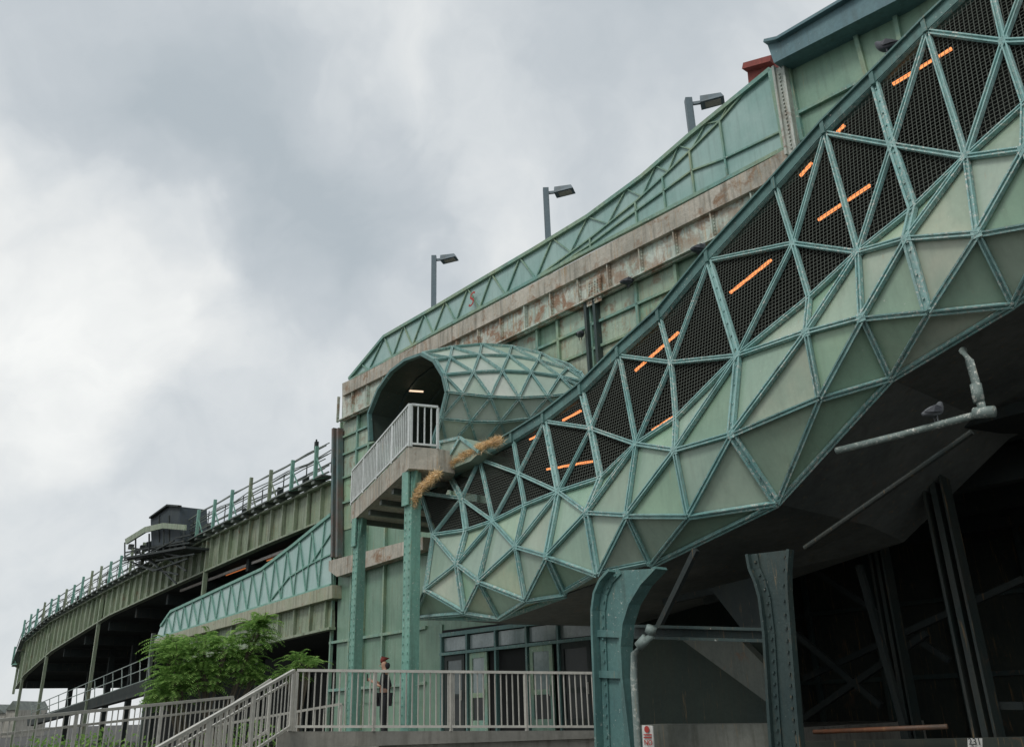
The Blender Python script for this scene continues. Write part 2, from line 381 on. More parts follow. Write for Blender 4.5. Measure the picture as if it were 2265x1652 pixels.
for x in (1305,1405,1465,1525,1592):
    a=P(x,interp(fold,x),DF-.14); sb=szl(bot,DF-.14); gf.bar(a,W(sof(a),DF-.14,interp(sb,sof(a))),.055,.06,N)
pl(gf,[(1225,594),(1305,541),(1405,468),(1530,378),(1600,352),(1736,287)],.05,.06,DF-.14)
part(gp,"parapet_glazing",bs,m_glazed); part(gf,"parapet_frame",bs,m_mull)
def text(body,size,loc,mat,par,name,ex=E,nn=N,align='CENTER',shear=0):
    cu=bpy.data.curves.new(name,'FONT'); cu.body=body; cu.size=size; cu.align_x=align; cu.align_y='CENTER'; cu.extrude=.004; cu.shear=shear
    o=bpy.data.objects.new(name,cu); COL.objects.link(o)
    bpy.context.view_layer.update(); dg=bpy.context.evaluated_depsgraph_get()
    me=bpy.data.meshes.new_from_object(o.evaluated_get(dg)); bpy.data.objects.remove(o)
    me.materials.clear(); me.materials.append(mat); o=bpy.data.objects.new(name,me); COL.objects.link(o)
    m=Matrix((ex,Z,-nn)).transposed().to_4x4(); m.translation=loc-V(par.location); o.parent=par; o.matrix_local=m; return o
text("S",.75,P(1041,665,DF-.24),m_red,bs,"graffiti_letter",shear=.3)
ub=MB(); pw(ub,[(1738,150),(1985,10),(2400,-230),(2400,60),(1768,345)],DF-.35,.35)
part(ub,"upper_wall",bs,paint("upper_panel",(.20,.34,.25),(.27,.41,.30),rust=.15,streak=.3,fineamt=.2,rough=.4))
uf=MB()
for a_,b_ in (((1743,140),(1776,312)),((1888,60),(1922,185)),((1975,8),(2003,150))): uf.bar(P(*a_,DF-.4),P(*b_,DF-.4),.10,.12,N)
for a_,b_ in (((1760,255),(1920,172)),((1920,172),(2100,80)),((1745,150),(2000,12)),((1776,312),(1850,272))): uf.bar(P(*a_,DF-.4),P(*b_,DF-.4),.09,.11,N)
part(uf,"upper_mullion",bs,m_mull)
co=MB(); pw(co,[(1697,98),(1720,92),(1890,-8),(2400,-330),(2400,-270),(1985,0),(1712,140)],DF-.9,1.6)
pl(co,[(1694,94),(1722,88),(1892,-12),(2400,-332)],.08,.2,DF-.95)
part(co,"roof_cornice",bs,m_blue)
wc=MB(); wc.bar(P(1727,150,DF-.5),P(1757,345,DF-.5),.28,.12,N); wc.bar(P(1716,152,DF-.5),P(1746,346,DF-.5),.06,.3,N); wc.bar(P(1738,148,DF-.5),P(1768,343,DF-.5),.06,.3,N)
wc.rivets(P(1723,160,DF-.58),P(1753,340,DF-.58),22,.04,N); wc.rivets(P(1731,157,DF-.58),P(1761,337,DF-.58),22,.04,N)
part(wc,"riveted_column",bs,m_pgird)
# ---- entrance
dd=DF+.1
ent=MB(); pw(ent,[(940,1560),(942,1385),(978,1380),(975,1640),(940,1640)],dd-.03,.2)
part(ent,"entrance_jamb",bs,m_facpanel)
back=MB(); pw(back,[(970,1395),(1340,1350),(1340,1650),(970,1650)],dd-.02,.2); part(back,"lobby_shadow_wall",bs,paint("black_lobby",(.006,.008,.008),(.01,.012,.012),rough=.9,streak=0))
df_=MB()
for x in (978,1034,1097,1165,1234,1312):
    a=P(x,1408-.13*(x-978),dd-.15); df_.bar(a,V((a.x,a.y,zfl)),.08,.12,N)
pl(df_,[(975,1405),(1315,1361)],.12,.14,dd-.15); pl(df_,[(975,1447),(1315,1410)],.09,.13,dd-.15)
part(df_,"door_frame",bs,m_steel)
for x0,x1 in ((983,1029),(1040,1092),(1103,1160),(1171,1229),(1240,1307)):
    t_=MB(); pw(t_,[(x0,1412-.13*(x0-978)),(x1,1412-.13*(x1-978)),(x1,1441-.11*(x1-978)),(x0,1441-.11*(x0-978))],dd-.1,.04)
    w_=part(t_,"transom_window",bs,m_tglass)
def door(x0,x1,mat,gm_,lower=m_glass):
    yt=lambda x:1452-.11*(x-978); a=P(x0,yt(x0),dd-.12); b=P(x1,yt(x1),dd-.12); a.z=b.z=(a.z+b.z)/2
    th=MB(); h=a.z-zfl; lo=Z*-h
    w=(b-a).normalized()
    for p,q_ in ((a+w*.07,a+w*.07+lo),(b-w*.07,b-w*.07+lo)): th.bar(p,q_,.14,.06,N)
    for zz,ww in ((.07,.16),(h*.55,.14),(h-.15,.3)): th.bar(a-Z*zz,b-Z*zz,ww,.055,N)
    d_=part(th,"door",bs,mat)
    gl=MB(); gl.prism([a+w*.14-Z*.1,b-w*.14-Z*.1,b-w*.14-Z*(h*.54),a+w*.14-Z*(h*.54)],N*.015)
    part(gl,"window_pane",d_,gm_)
    gl=MB(); gl.prism([a+w*.14-Z*h*.56,b-w*.14-Z*h*.56,b-w*.14-Z*(h-.2),a+w*.14-Z*(h-.2)],N*.015)
    part(gl,"lower_panel",d_,lower)
    hd_=MB().bar(b-w*.1-Z*(h-1.2)-N*.08,b-w*.1-Z*(h-.9)-N*.08,.03,.03,N); part(hd_,"door_handle",d_,m_rail)
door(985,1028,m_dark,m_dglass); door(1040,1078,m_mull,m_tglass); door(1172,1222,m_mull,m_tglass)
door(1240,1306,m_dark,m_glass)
# ------------------------------------------------------------ small tubular canopy
DM=13.2
ct=thing("tubular_canopy",P(900,985,DM),"faceted green tubular canopy with arched open mouth over the balcony","canopy")
rim=[(820,975),(817,915),(838,862),(866,822),(898,797),(934,784),(962,799),(982,832),(990,868),(976,925),(955,988)]
rm=MB(); rp=[P(x,y,DM) for x,y in rim]
for a,b in zip(rp,rp[1:]): rm.bar(a,b,.09,.14,N)
part(rm,"mouth_rim",ct,m_steel)
rowdef=[(934,784,1262,806,30,1.4),(962,799,1288,828,24,.75),(982,832,1302,848,16,.25),(990,868,1305,866,-14,0),(976,925,1302,886,-24,.05),(955,988,1298,908,-38,.3)]
R3=[]
for ri,(x0,y0,x1,y1,bb_,ex) in enumerate(rowdef):
    ts=[0,.2,.4,.6,.8,1] if ri%2==0 else [0,.1,.3,.5,.7,.9,1]
    R3.append([(t,P(x0+(x1-x0)*t,y0+(y1-y0)*t-bb_*math.sin(math.pi*t)*(1 if bb_<0 else 1),DM+3.7*t+ex*math.sin(math.pi*t))) for t in ts])
edges={}; cp=MB(); cf=MB()
for ra_,rb_ in zip(R3,R3[1:]):
    i=j=0
    while i<len(ra_)-1 or j<len(rb_)-1:
        if j>=len(rb_)-1 or (i<len(ra_)-1 and ra_[i+1][0]<rb_[j+1][0]-1e-6): tri(cp,ra_[i][1],ra_[i+1][1],rb_[j][1]); i+=1
        else: tri(cp,ra_[i][1],rb_[j+1][1],rb_[j][1]); j+=1
for k_,(p,q_,nr) in edges.items():
    nr=nr.normalized()
    if nr.dot(-p+CAM)<0: nr=-nr
    cf.chan(p+nr*.03,q_+nr*.03,.07,nr)
part(cp,"canopy_panel",ct,paint("canopy_panel",(.32,.43,.35),(.42,.51,.42),peel=.15,rough=.28,island=.08,bump=0,streak=.12,pale=(.68,.69,.60),paleamt=.55,fineamt=.1)); part(cf,"canopy_frame",ct,m_frame)
ci=MB()
for a,b in zip(rp[:6],rp[1:6]): ci.face(a,b,b+N*4,a+N*4)
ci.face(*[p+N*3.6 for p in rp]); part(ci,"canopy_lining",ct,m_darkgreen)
for k in (1.0,2.0,3.0):
    cr=MB()
    for a,b in zip(rp[:6],rp[1:6]): cr.bar(a+N*k,b+N*k,.1,.1,N)
    part(cr,"lining_rib",ct,m_steeld)
part(MB().bar(P(850,861,14.2),P(935,866,14.2),.05,.05),"strip_light",ct,m_warm); part(MB().bar(P(862,852,15),P(930,858,15),.04,.04),"strip_light",ct,m_orange)
# ------------------------------------------------------------ balcony
DBAL=11.7
pa=P(905,987,DBAL); zb=pa.z; pb=PZ(968,992,zb); pc=PZ(777,1117,zb)
ba=thing("balcony",V((pa.x,pa.y,zb-.75)),"pale concrete balcony slab with stained underside","balcony")
def tod(p,d): return p+N*(d-(p.x*N.x+p.y*N.y))
TH=.60
bd=MB().prism([q_-Z*TH for q_ in (pa,pb,tod(pb,13.0),tod(pc,16.9),pc)],Z*TH); part(bd,"balcony_deck",ba,m_conc)
for t_ in (.1,.3,.5,.7,.9):
    q_=pa.lerp(pc,t_)-Z*(TH+.08); part(MB().bar(q_+N*.15,tod(q_,13.0+3.8*t_),.12,.16),"deck_joist",ba,m_trk)
def railing(par,p0,p1,h,mat,post=1.5,bal=.13,r=.045,bt=.02):
    L=(p1-p0).length; d=(p1-p0)/L
    part(MB().bar(p0+Z*h,p1+Z*h,r*1.5,r*1.1),"top_rail",par,mat)
    part(MB().bar(p0+Z*.08,p1+Z*.08,r,r),"bottom_rail",par,mat)
    n=max(1,round(L/post))
    for i in range(n+1):
        q_=p0.lerp(p1,i/n); part(MB().bar(q_,q_+Z*(h-.02),r*1.2,r*1.2,N),"post",par,mat)
    bb=MB(); nb=int(L/bal)
    for i in range(1,nb):
        q_=p0.lerp(p1,i/nb); bb.bar(q_+Z*.09,q_+Z*(h-.02),bt,bt,N)
    part(bb,"baluster_infill",par,mat)
hb=P(905,895,DBAL).z-zb
ra=thing("balcony_railing",pa.copy(),"white metal balcony railing with vertical bars","railing","white balcony railings")
railing(ra,pa,pc,hb,m_white,1.9,.19,r=.05,bt=.03)
rb=thing("balcony_railing",pb.copy(),"short white metal railing across the balcony end","railing","white balcony railings")
railing(rb,pa+(pb-pa)*.06,pb,hb,m_white,1.2,.17,r=.05,bt=.03)
def hpost(p,top,w,label,mat,name="steel_post",taper=True,depth=.3):
    o=thing(name,V((p.x,p.y,zfl)),label,"column")
    a=V((p.x,p.y,zfl)); b=V((p.x,p.y,top))
    m1=MB(); m1.bar(a,b,.06,depth,N); part(m1,"web",o,mat)
    m2=MB(); m2.bar(a-E*w/2,b-E*w/2,.05,depth*1.1,N); m2.bar(a+E*w/2,b+E*w/2,.05,depth*1.1,N)
    m2.bar(a-N*depth/2,b-N*depth/2,w,.04,N)
    m2.rivets(a-N*(depth/2+.03)-E*w*.35,b-N*(depth/2+.03)-E*w*.35,int((top-zfl)/.2),.035,N); m2.rivets(a-N*(depth/2+.03)+E*w*.35,b-N*(depth/2+.03)+E*w*.35,int((top-zfl)/.2),.035,N)
    part(m2,"flange",o,mat)
    m3=MB(); m3.prism([b-E*w*.5-N*.2,b+E*w*.5-N*.2,b+E*w*.5-Z*.9-N*.2,b-E*w*.5-Z*.9-N*.2],-N*.05); m3.prism([b-E*w*1.1-N*.1,b+E*w*1.1-N*.1,b+E*w*.45-Z*.8-N*.1,b-E*w*.45-Z*.8-N*.1],N*.06)
    part(m3,"cap_gusset",o,mat); m4=MB().box(a+Z*.06,w*1.8,depth*1.8,.12,E,N); part(m4,"base_plate",o,mat)
p1=pa+(pc-pa)*.05+N*.25; p2=pa+(pc-pa)*.9+N*.2
hpost(p1,zb-TH,.30,"tall green riveted steel post under the balcony edge",m_post,depth=.26)
hpost(p2,zb-TH,.26,"green riveted steel post below the balcony's outer end",m_post,depth=.26)
dp=MB(); q0=P(907,1125,12.3); q1=V((q0.x,q0.y,zfl)); dp.tube([P(932,1122,12.3),P(912,1122,12.3),q0-Z*.1,q1],.05)
solo(dp,"drain_pipe",m_post,q1,"slim green downpipe beside the balcony post","pipe",smooth=True)
# ------------------------------------------------------------ dry grass on fascia end
gr=MB(); line=[(1108,974),(1080,981),(1045,997),(1020,1010),(990,1034),(962,1052),(938,1074),(918,1096),(914,1118)]
for k in range(12500):
    t_=random.random()*(len(line)-1); i=int(t_); f=t_-i
    wob=1+.5*math.sin(t_*5.1)
    x=line[i][0]*(1-f)+line[i+1][0]*f+random.gauss(0,3); y=line[i][1]*(1-f)+line[i+1][1]*f+random.gauss(0,3.6*wob)
    dd_=DA-.55-(.9 if x<972 else 0)
    p=P(x,y,dd_+random.random()*.25); dr=V((random.gauss(-.3,1),random.gauss(0,1),random.gauss(-.2,.7))).normalized()*random.uniform(.06,.2)
    sd=V((random.gauss(0,1),random.gauss(0,1),random.gauss(0,1))).normalized()*.007
    gr.face(p-sd,p+sd,p+dr)
m_straw=paint("straw",(.86,.62,.32),(.70,.47,.22),rough=.9,streak=0,island=.25,fineamt=.1,bump=0)
solo(gr,"dry_grass_clump",m_straw,P(1000,1040,DA),"shaggy golden dry grass clump draped over the fascia end","dry grass")
# ------------------------------------------------------------ street lamps
def lamp_proto(top,h,tag):
    o=thing("street_lamp",V((top.x,top.y,top.z-h)),tag,"street lamp","lamps along the platform")
    b=V(o.location)
    part(MB().bar(b,b+Z*h,.22,.22,V((0,1,0))),"pole",o,m_pole)
    X=V((.95,-.3,0)).normalized(); Y=Z.cross(X)
    hm=MB(); c=b+Z*(h-.22)+X*.75
    hm.add([c-X*.38-Y*.22-Z*.16,c+X*.38-Y*.22-Z*.12,c+X*.38+Y*.22-Z*.12,c-X*.38+Y*.22-Z*.16,c-X*.36-Y*.2+Z*.10,c+X*.30-Y*.18+Z*.06,c+X*.30+Y*.18+Z*.06,c-X*.36+Y*.2+Z*.10],[(0,1,2,3),(7,6,5,4),(0,4,5,1),(1,5,6,2),(2,6,7,3),(3,7,4,0)])
    part(hm,"lamp_head",o,m_pole); part(MB().bar(b+Z*(h-.2),c-X*.37-Z*.02,.08,.1,Z),"arm",o,m_pole)
    part(MB().box(c-Z*.145+X*.02,.5,.28,.04,X,Y),"lamp_lens",o,m_plat)
    return o
for k,(x,y) in enumerate(((960,567),(1207,418),(1522,220))):
    lamp_proto(P(x,y,19.3),5.0,"dark square-pole lamp with boxy head above the station parapet")
bk=MB(); bk.prism([P(1652,148,30),P(1708,133,30),P(1712,300,30),P(1668,310,30)],N*5)
bo=thing("brick_building",P(1690,300,30),"red brick rooftop block showing past the station","building"); part(bk,"wall",bo,m_brick)
part(MB().bar(P(1648,150,29.8),P(1710,133,29.8),.3,.4,N),"roof_edge",bo,m_brick)
# ------------------------------------------------------------ LEFT VIADUCT
DV=17.3
vb=thing("elevated_viaduct",V((P(300,1560,DV).x,P(300,1560,DV).y,0)),"weathered green steel elevated rail viaduct with plate girders and catwalk","viaduct")
vt=[(42,1475),(62,1420),(120,1374),(250,1303),(390,1233),(460,1195),(600,1130),(740,1066)]
vbt=[(40,1522),(60,1492),(120,1440),(250,1360),(390,1296),(460,1265),(600,1203),(740,1146)]
m=MB()
def ribbon(mb,t_,b_,d,th):
    for (a,b),(c,e_) in zip(zip(t_,t_[1:]),zip(b_,b_[1:])): pw(mb,[a,b,e_,c],d,th)
ribbon(m,vt,vbt,DV,.1); part(m,"plate_girder",vb,m_ygird)
m=MB(); tz=szl(vt,DV); bz=szl(vbt,DV); s=tz[0][0]
while s<tz[-1][0]:
    m.bar(W(s,DV-.1,interp(bz,s)),W(s,DV-.1,interp(tz,s)),.09,.2,N); s+=1.3
for L_ in (vt,vbt):
    for a,b in zip(L_,L_[1:]): m.bar(P(*a,DV)-N*.12,P(*b,DV)-N*.12,.34,.09,Z)
part(m,"girder_stiffener",vb,m_ygird)
m=MB()
for a,b in zip(vbt,vbt[1:]):
    p,q_=P(*a,DV),P(*b,DV); m.prism([p+N*.15,q_+N*.15,q_+N*11,p+N*11],Z*.25)
part(m,"track_deck",vb,m_dark)
m=MB(); s=tz[0][0]
while s<tz[-1][0]:
    z=interp(tz,s); m.bar(W(s,DV-.6,z+.12),W(s,DV+.3,z+.12),.3,.16); s+=1.3
for a,b in zip(vt,vt[1:]): m.bar(P(*a,DV)-N*.35+Z*.24,P(*b,DV)-N*.35+Z*.24,.6,.07,Z)
part(m,"catwalk",vb,m_trk)
cb=MB(); clu=MB(); s=tz[0][0]; zs=lambda s_:interp(tz,s_)
while s<tz[-1][0]-.3:
    m=MB(); z=zs(s); h_=1.75+random.uniform(-.12,.2); m.bar(W(s,DV-.6,z+.2),W(s,DV-.6,z+h_),.11,.16,N); m.bar(W(s,DV-.6,z+.25),W(s+.6,DV-.3,z+.25),.1,.12); m.bar(W(s,DV-.6,z+h_-.5),W(s+.5,DV-.45,z+.3),.05,.05)
    part(m,"railing_post",vb,m_post if random.random()<.6 else m_ygird)
    if random.random()<.55: clu.box(W(s+random.uniform(.5,1.8),DV-.3,z+random.uniform(.35,.8)),random.uniform(.15,.5),.25,random.uniform(.15,.5),E,N)
    clu.bar(W(s+1.2,DV-.45,z+.25),W(s+1.2,DV-.45,z+random.uniform(1.0,1.6)),.04,.04,N)
    s+=2.4
for i in range(len(tz)-1):
    ns=max(1,int((tz[i+1][0]-tz[i][0])/1.7))
    for hh,rr,dq in ((.42,.06,.3),(.55,.035,.5),(.72,.04,.3),(.86,.05,.2),(.98,.035,.5),(1.2,.045,.4),(1.3,.03,.25),(1.42,.035,.25),(1.60,.05,.5),(1.74,.035,.35)):
        pr_=None
        for j in range(ns+1):
            t_=j/ns; sag=.10*math.sin(j*2.3+hh*9)*(1 if hh in(.86,1.3,1.42) else .4)
            a=W(tz[i][0]*(1-t_)+tz[i+1][0]*t_,DV-dq,tz[i][1]*(1-t_)+tz[i+1][1]*t_+hh+(sag if 0<j<ns else 0))
            if pr_ is not None: cb.bar(pr_,a,rr,rr)
            pr_=a
part(cb,"conduit_run",vb,m_trk); part(clu,"trackside_clutter",vb,m_dark)
for (x0,y0,x1,y1) in ((462,1195,466,1312),(226,1325,203,1570),(112,1400,93,1590),(60,1440,50,1590),(340,1400,332,1560)):
    a=P(x0,y0,DV-.2); part(MB().bar(a,V((a.x,a.y,0.0 if y1>1400 else P(x1,y1,DV-.2).z)),.18,.22,N),"column",vb,m_ygird if x0<463 and x0!=340 else m_trk)
m=MB(); sa=tz[0][0]-2; sb_=tz[-1][0]
m.prism([W(sa+8,DV+10,0),W(sb_,DV+10,0),W(sb_,DV+10,12),W(sa+8,DV+10,9)],N*.3)
part(m,"inner_wall",vb,m_inner)
s=tz[0][0]+3
while s<sb_:
    m=MB(); m.bar(W(s,DV+4,0),W(s,DV+4,9),.4,.4,N); m.bar(W(s,DV+.3,interp(bz,s)-.4),W(s,DV+9,interp(bz,s)-.4),.3,.6); s+=6
    part(m,"inner_bent",vb,m_dark)
m=MB()
for pts in ([(70,1562),(330,1452)],[(70,1575),(330,1475)],[(70,1590),(330,1500)]): m.bar(P(*pts[0],DV-.5),P(*pts[1],DV-.5),.05,.05,N)
for i in range(14):
    t_=i/13; m.bar(P(70+260*t_,1562-110*t_,DV-.5),P(69+260*t_,1592-90*t_,DV-.5),.05,.05,N)
part(m,"pipe_railing",vb,m_pipe)
m=MB(); pw(m,[(60,1590),(335,1500),(335,1530),(60,1605)],DV-.2,.5); part(m,"service_walkway",vb,m_dark)
lw=thing("lower_platform_wing",V((P(540,1450,DF).x,P(540,1450,DF).y,2)),"lower station platform wing with sloped glazed parapet and green girder","platform")
lt=[(356,1384),(378,1352),(470,1309),(580,1258),(650,1205),(732,1138)]
lb=[(345,1412),(378,1402),(470,1374),(580,1340),(650,1320),(732,1294)]
m=MB(); ribbon(m,lt,lb,DF-.1,.05); part(m,"parapet_glazing",lw,m_glazed)
m=MB(); pl(m,lt,.14,.12,DF-.14); pl(m,lb,.12,.12,DF-.14); seq=[]
x=362; k=0
while x<728: seq.append((x,interp(lt if k%2 else lb,x))); x+=9+ (k//6)*1.2; k+=1
pl(m,seq,.05,.05,DF-.14); pl(m,[(600,1325),(640,1275),(690,1245),(732,1225)],.06,.06,DF-.14); pl(m,[(690,1243),(732,1180)],.06,.06,DF-.14)
part(m,"parapet_frame",lw,m_post)
m=MB(); pw(m,[(342,1413),(735,1293),(735,1322),(340,1428)],DF-.3,.7); part(m,"concrete_ledge",lw,paint("mossy_ledge",(.33,.36,.24),(.42,.42,.32),rust=.5,streak=.5))
m=MB(); pw(m,[(420,1408),(735,1322),(735,1388),(420,1460)],DF,.12); part(m,"plate_girder",lw,m_ygird)
m=MB()
for i in range(9):
    x=440+i*35; a=P(x,1403-.27*(x-420),DF-.08); b=P(x,1461-.23*(x-420),DF-.08); m.bar(V((b.x,b.y,b.z)),V((b.x,b.y,a.z)),.1,.16,N)
m.bar(P(420,1461,DF-.1),P(735,1389,DF-.1),.1,.3,N)
part(m,"girder_stiffener",lw,m_ygird)
m=MB().prism([P(420,1455,DF+.2),P(735,1385,DF+.2),P(735,1385,DF+.2)+N*9,P(420,1455,DF+.2)+N*9],Z*.2); part(m,"deck_underside",lw,m_dark)
m=MB(); pl(m,[(400,1306),(645,1212)],.14,.1,DF+.8); part(m,"canopy_edge",lw,paint("pale_band",(.66,.62,.58),(.55,.5,.46),rust=.4))
m=MB(); pw(m,[(400,1310),(735,1180),(735,1290),(400,1400)],DF+2.5,.2); part(m,"rear_screen",lw,m_inner)
m_dimor=emis("dim_orange_tube",(1,.3,.1),.45)
for a_,b_ in (((500,1272),(560,1250)),((590,1240),(640,1222))): part(MB().bar(P(*a_,DF+.9),P(*b_,DF+.9),.04,.04),"strip_light",lw,m_dimor)
# signal platform
sg=thing("signal_platform",P(350,1240,16.4),"dark equipment cabinet on a cantilevered signal platform beside the tracks","signal platform")
DS=16.3
m=MB(); pw(m,[(333,1147),(372,1118),(398,1120),(399,1200),(335,1207)],DS,1.6); part(m,"cabinet",sg,paint("cabinet_steel",(.025,.038,.05),(.04,.055,.06),rough=.8))
m=MB(); pl(m,[(333,1145),(372,1117),(398,1119)],.10,.2,DS-.1)
for x in (352,374): m.bar(P(x,1140,DS-.04),P(x,1198,DS-.04),.06,.06,N)
part(m,"cabinet_trim",sg,m_dark)
m=MB(); pw(m,[(276,1192),(320,1165),(360,1156),(408,1160),(408,1172),(360,1168),(320,1177),(278,1203)],DS-.4,.12); part(m,"guard_band",sg,m_ygird)
m=MB()
for a_,b_ in (((276,1200),(276,1238)),((300,1188),(300,1236)),((330,1180),(330,1232)),((362,1172),(362,1226)),((406,1172),(406,1218)),((272,1240),(410,1214)),((276,1222),(408,1196)),((285,1210),(400,1230)),((300,1240),(385,1195)),((330,1235),(390,1290)),((360,1228),(412,1262)),((290,1242),(340,1262)),((340,1262),(415,1235)),((300,1215),(350,1255)),((320,1215),(420,1200)),((300,1250),(395,1270)),((345,1240),(430,1225)),((388,1190),(424,1182))):
    m.bar(P(*a_,DS-.4+random.uniform(0,.7)),P(*b_,DS-.2),.08,.08,N)
for i in range(9): m.box(P(290+i*13,1215+random.uniform(-8,8),DS+.3),random.uniform(.2,.5),.3,random.uniform(.2,.5),E,N)
m.prism([P(274,1236,DS-.5),P(410,1212,DS-.5),P(410,1212,DS-.5)+N*2,P(274,1236,DS-.5)+N*2],Z*.12)
part(m,"support_frame",sg,m_dark)
m=MB().bar(P(700,1045,DV-.3),P(700,972,DV-.3),.06,.06,N).box(P(700,985,DV-.3),.15,.15,.35,E,N)
solo(m,"signal_mast",m_dark,P(700,1045,DV-.3),"small dark signal mast on the catwalk","signal")
for k,(x0,x1,y0) in enumerate(((-40,12,1578),(14,40,1570))):
    o=thing("distant_house",PY((x0+x1)/2,1600,160),"low pale distant building on the horizon","building","distant buildings")
    a=PY(x0,y0,160); b=PY(x1,y0,160)
    part(MB().prism([V((a.x,a.y,0)),V((b.x,a.y,0)),V((b.x,a.y,a.z)),V((a.x,a.y,a.z))],V((0,10,0))),"wall",o,m_plat)
    part(MB().prism([V((a.x,a.y-.3,a.z)),V((b.x,a.y-.3,a.z)),V(((a.x+b.x)/2,a.y-.3,a.z+1.5))],V((0,11,0))),"roof",o,m_trk)
# ------------------------------------------------------------ UNDER-STRUCTURE (right)
un=thing("undercroft_structure",V((8,24,0)),"dark steel and concrete structure beneath the elevated station","structure frame")
zc=P(1341,1160,DF+.4).z; s0=sof(P(1341,1300,DF)); s1=s0+45
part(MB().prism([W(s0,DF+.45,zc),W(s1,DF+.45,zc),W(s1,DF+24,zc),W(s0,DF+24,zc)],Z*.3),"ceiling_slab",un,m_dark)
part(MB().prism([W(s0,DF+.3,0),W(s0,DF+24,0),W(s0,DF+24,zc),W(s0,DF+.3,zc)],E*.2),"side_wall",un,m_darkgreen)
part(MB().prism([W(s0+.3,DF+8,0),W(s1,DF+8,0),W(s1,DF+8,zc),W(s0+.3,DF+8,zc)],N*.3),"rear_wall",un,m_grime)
part(MB().prism([W(s0+18,DF-.9,zc-.2),W(s1,DF-.9,zc-.2),W(s1,DF-.9,zc+9),W(s0+18,DF-.9,zc+9)],N*.3),"edge_girder",un,m_dark)
part(MB().prism([W(s0+8,DF-1.2,zc-.3),W(s1,DF-1.2,zc-.3),W(s1,DF+.5,zc-.3),W(s0+8,DF+.5,zc-.3)],Z*.2),"edge_soffit",un,m_dark)
m=MB()
for k in range(16): m.bar(W(s0+1+k*2.2,DF+7.9,0),W(s0+1+k*2.2,DF+7.9,zc),.14,.14,N)
for z in (2.2,4.2): m.bar(W(s0+.4,DF+7.92,z),W(s1,DF+7.92,z),.12,.12,N)
part(m,"rear_framing",un,m_steeld)
for k in range(9): part(MB().bar(W(s0+2+k*3,DF+.6,zc-.3),W(s0+2+k*3,DF+7.9,zc-.3),.35,.6),"ceiling_beam",un,m_dark)
for k in range(3): part(MB().bar(W(s0+.3,DF+1.5+k*2.5,zc-.5),W(s1,DF+1.5+k*2.5,zc-.5),.3,.7),"ceiling_beam",un,m_dark)
for a_,b_,d in (((1760,1600),(2050,1400),19),((1760,1400),(1950,1560),19),((1900,1250),(2010,1640),18),((1560,1330),(1650,1300),15),((2150,1560),(2265,1560),17),((1470,1330),(1660,1290),14.5),((1780,1500),(2265,1280),19.5),((1770,1240),(2100,1460),20)):
    part(MB().bar(P(*a_,d),P(*b_,d),.13,.13,N),"brace",un,m_dark)
m_rustst=paint("rusted_steel",(.022,.038,.036),(.035,.04,.035),rust=.35,streak=.5,bump=.3,rustc=(.09,.05,.03))
for x0,y0,x1,w,d in ((2105,1240,2155,.36,16.5),(1940,1200,2260,.28,18.5)):
    a=P(x0,y0,d); a.z=zc; b_=V((a.x,a.y,0)); m=MB().bar(a,b_,w*.3,.3,N).bar(a-E*w/2,b_-E*w/2,.05,.34,N).bar(a+E*w/2,b_+E*w/2,.05,.34,N)
    part(m,"column",un,m_rustst)
m=MB(); pw(m,[(1505,1412),(1640,1418),(1700,1480),(1700,1555)],15.5,.25); part(m,"lower_stair_soffit",un,paint("pale_soffit",(.12,.14,.12),(.16,.175,.145),rust=.3))
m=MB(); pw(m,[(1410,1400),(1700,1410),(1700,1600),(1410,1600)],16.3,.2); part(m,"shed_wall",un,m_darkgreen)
m=MB(); pw(m,[(1410,1602),(1700,1600),(1700,1720),(1410,1720)],13.2,.6); part(m,"concrete_plinth",un,paint("stained_plinth",(.20,.205,.18),(.13,.14,.12),rust=.2,streak=.6,rough=.9))
m=MB(); pw(m,[(1570,1300),(1690,1270),(1690,1390),(1640,1390)],14.2,.2); part(m,"hanging_plate",un,m_dark)
m=MB().tube([P(1800,1618,14.5),P(1950,1612,14.5),P(2095,1606,14.5)],.04); part(m,"rusty_pipe",un,paint("rusty_orange",(.24,.09,.04),(.10,.07,.05),rust=.5),smooth=True)
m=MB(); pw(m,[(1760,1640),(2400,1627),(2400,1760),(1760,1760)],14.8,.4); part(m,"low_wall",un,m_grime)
pp=MB().tube([P(1850,997,12.6),P(2000,960,12.6),P(2180,912,12.6)],.055).tube([P(2190,915,12.6),P(2172,905,12.6),P(2165,870,12.6),P(2145,800,12.6),P(2130,775,12.8)],.06)
pp.tube([P(2155,914,12.6),P(2200,910,12.6)],.085).tube([P(2158,850,12.6),P(2166,890,12.6)],.08)
solo(pp,"roost_pipe",m_pipe,P(2000,960,12.6),"peeling pipe with elbow slung under the stair soffit","pipe",smooth=True)
solo(MB().tube([P(1780,1212,13),P(2150,955,13)],.045),"diagonal_strut",m_rustst,P(1780,1212,13),"dark diagonal steel strut below the stairs","strut")
DCc=11.3
def strippoly(mb,pts,d,w,t):
    for a,b in zip(pts,pts[1:]): mb.bar(P(*a,d),P(*b,d),t,w,N)
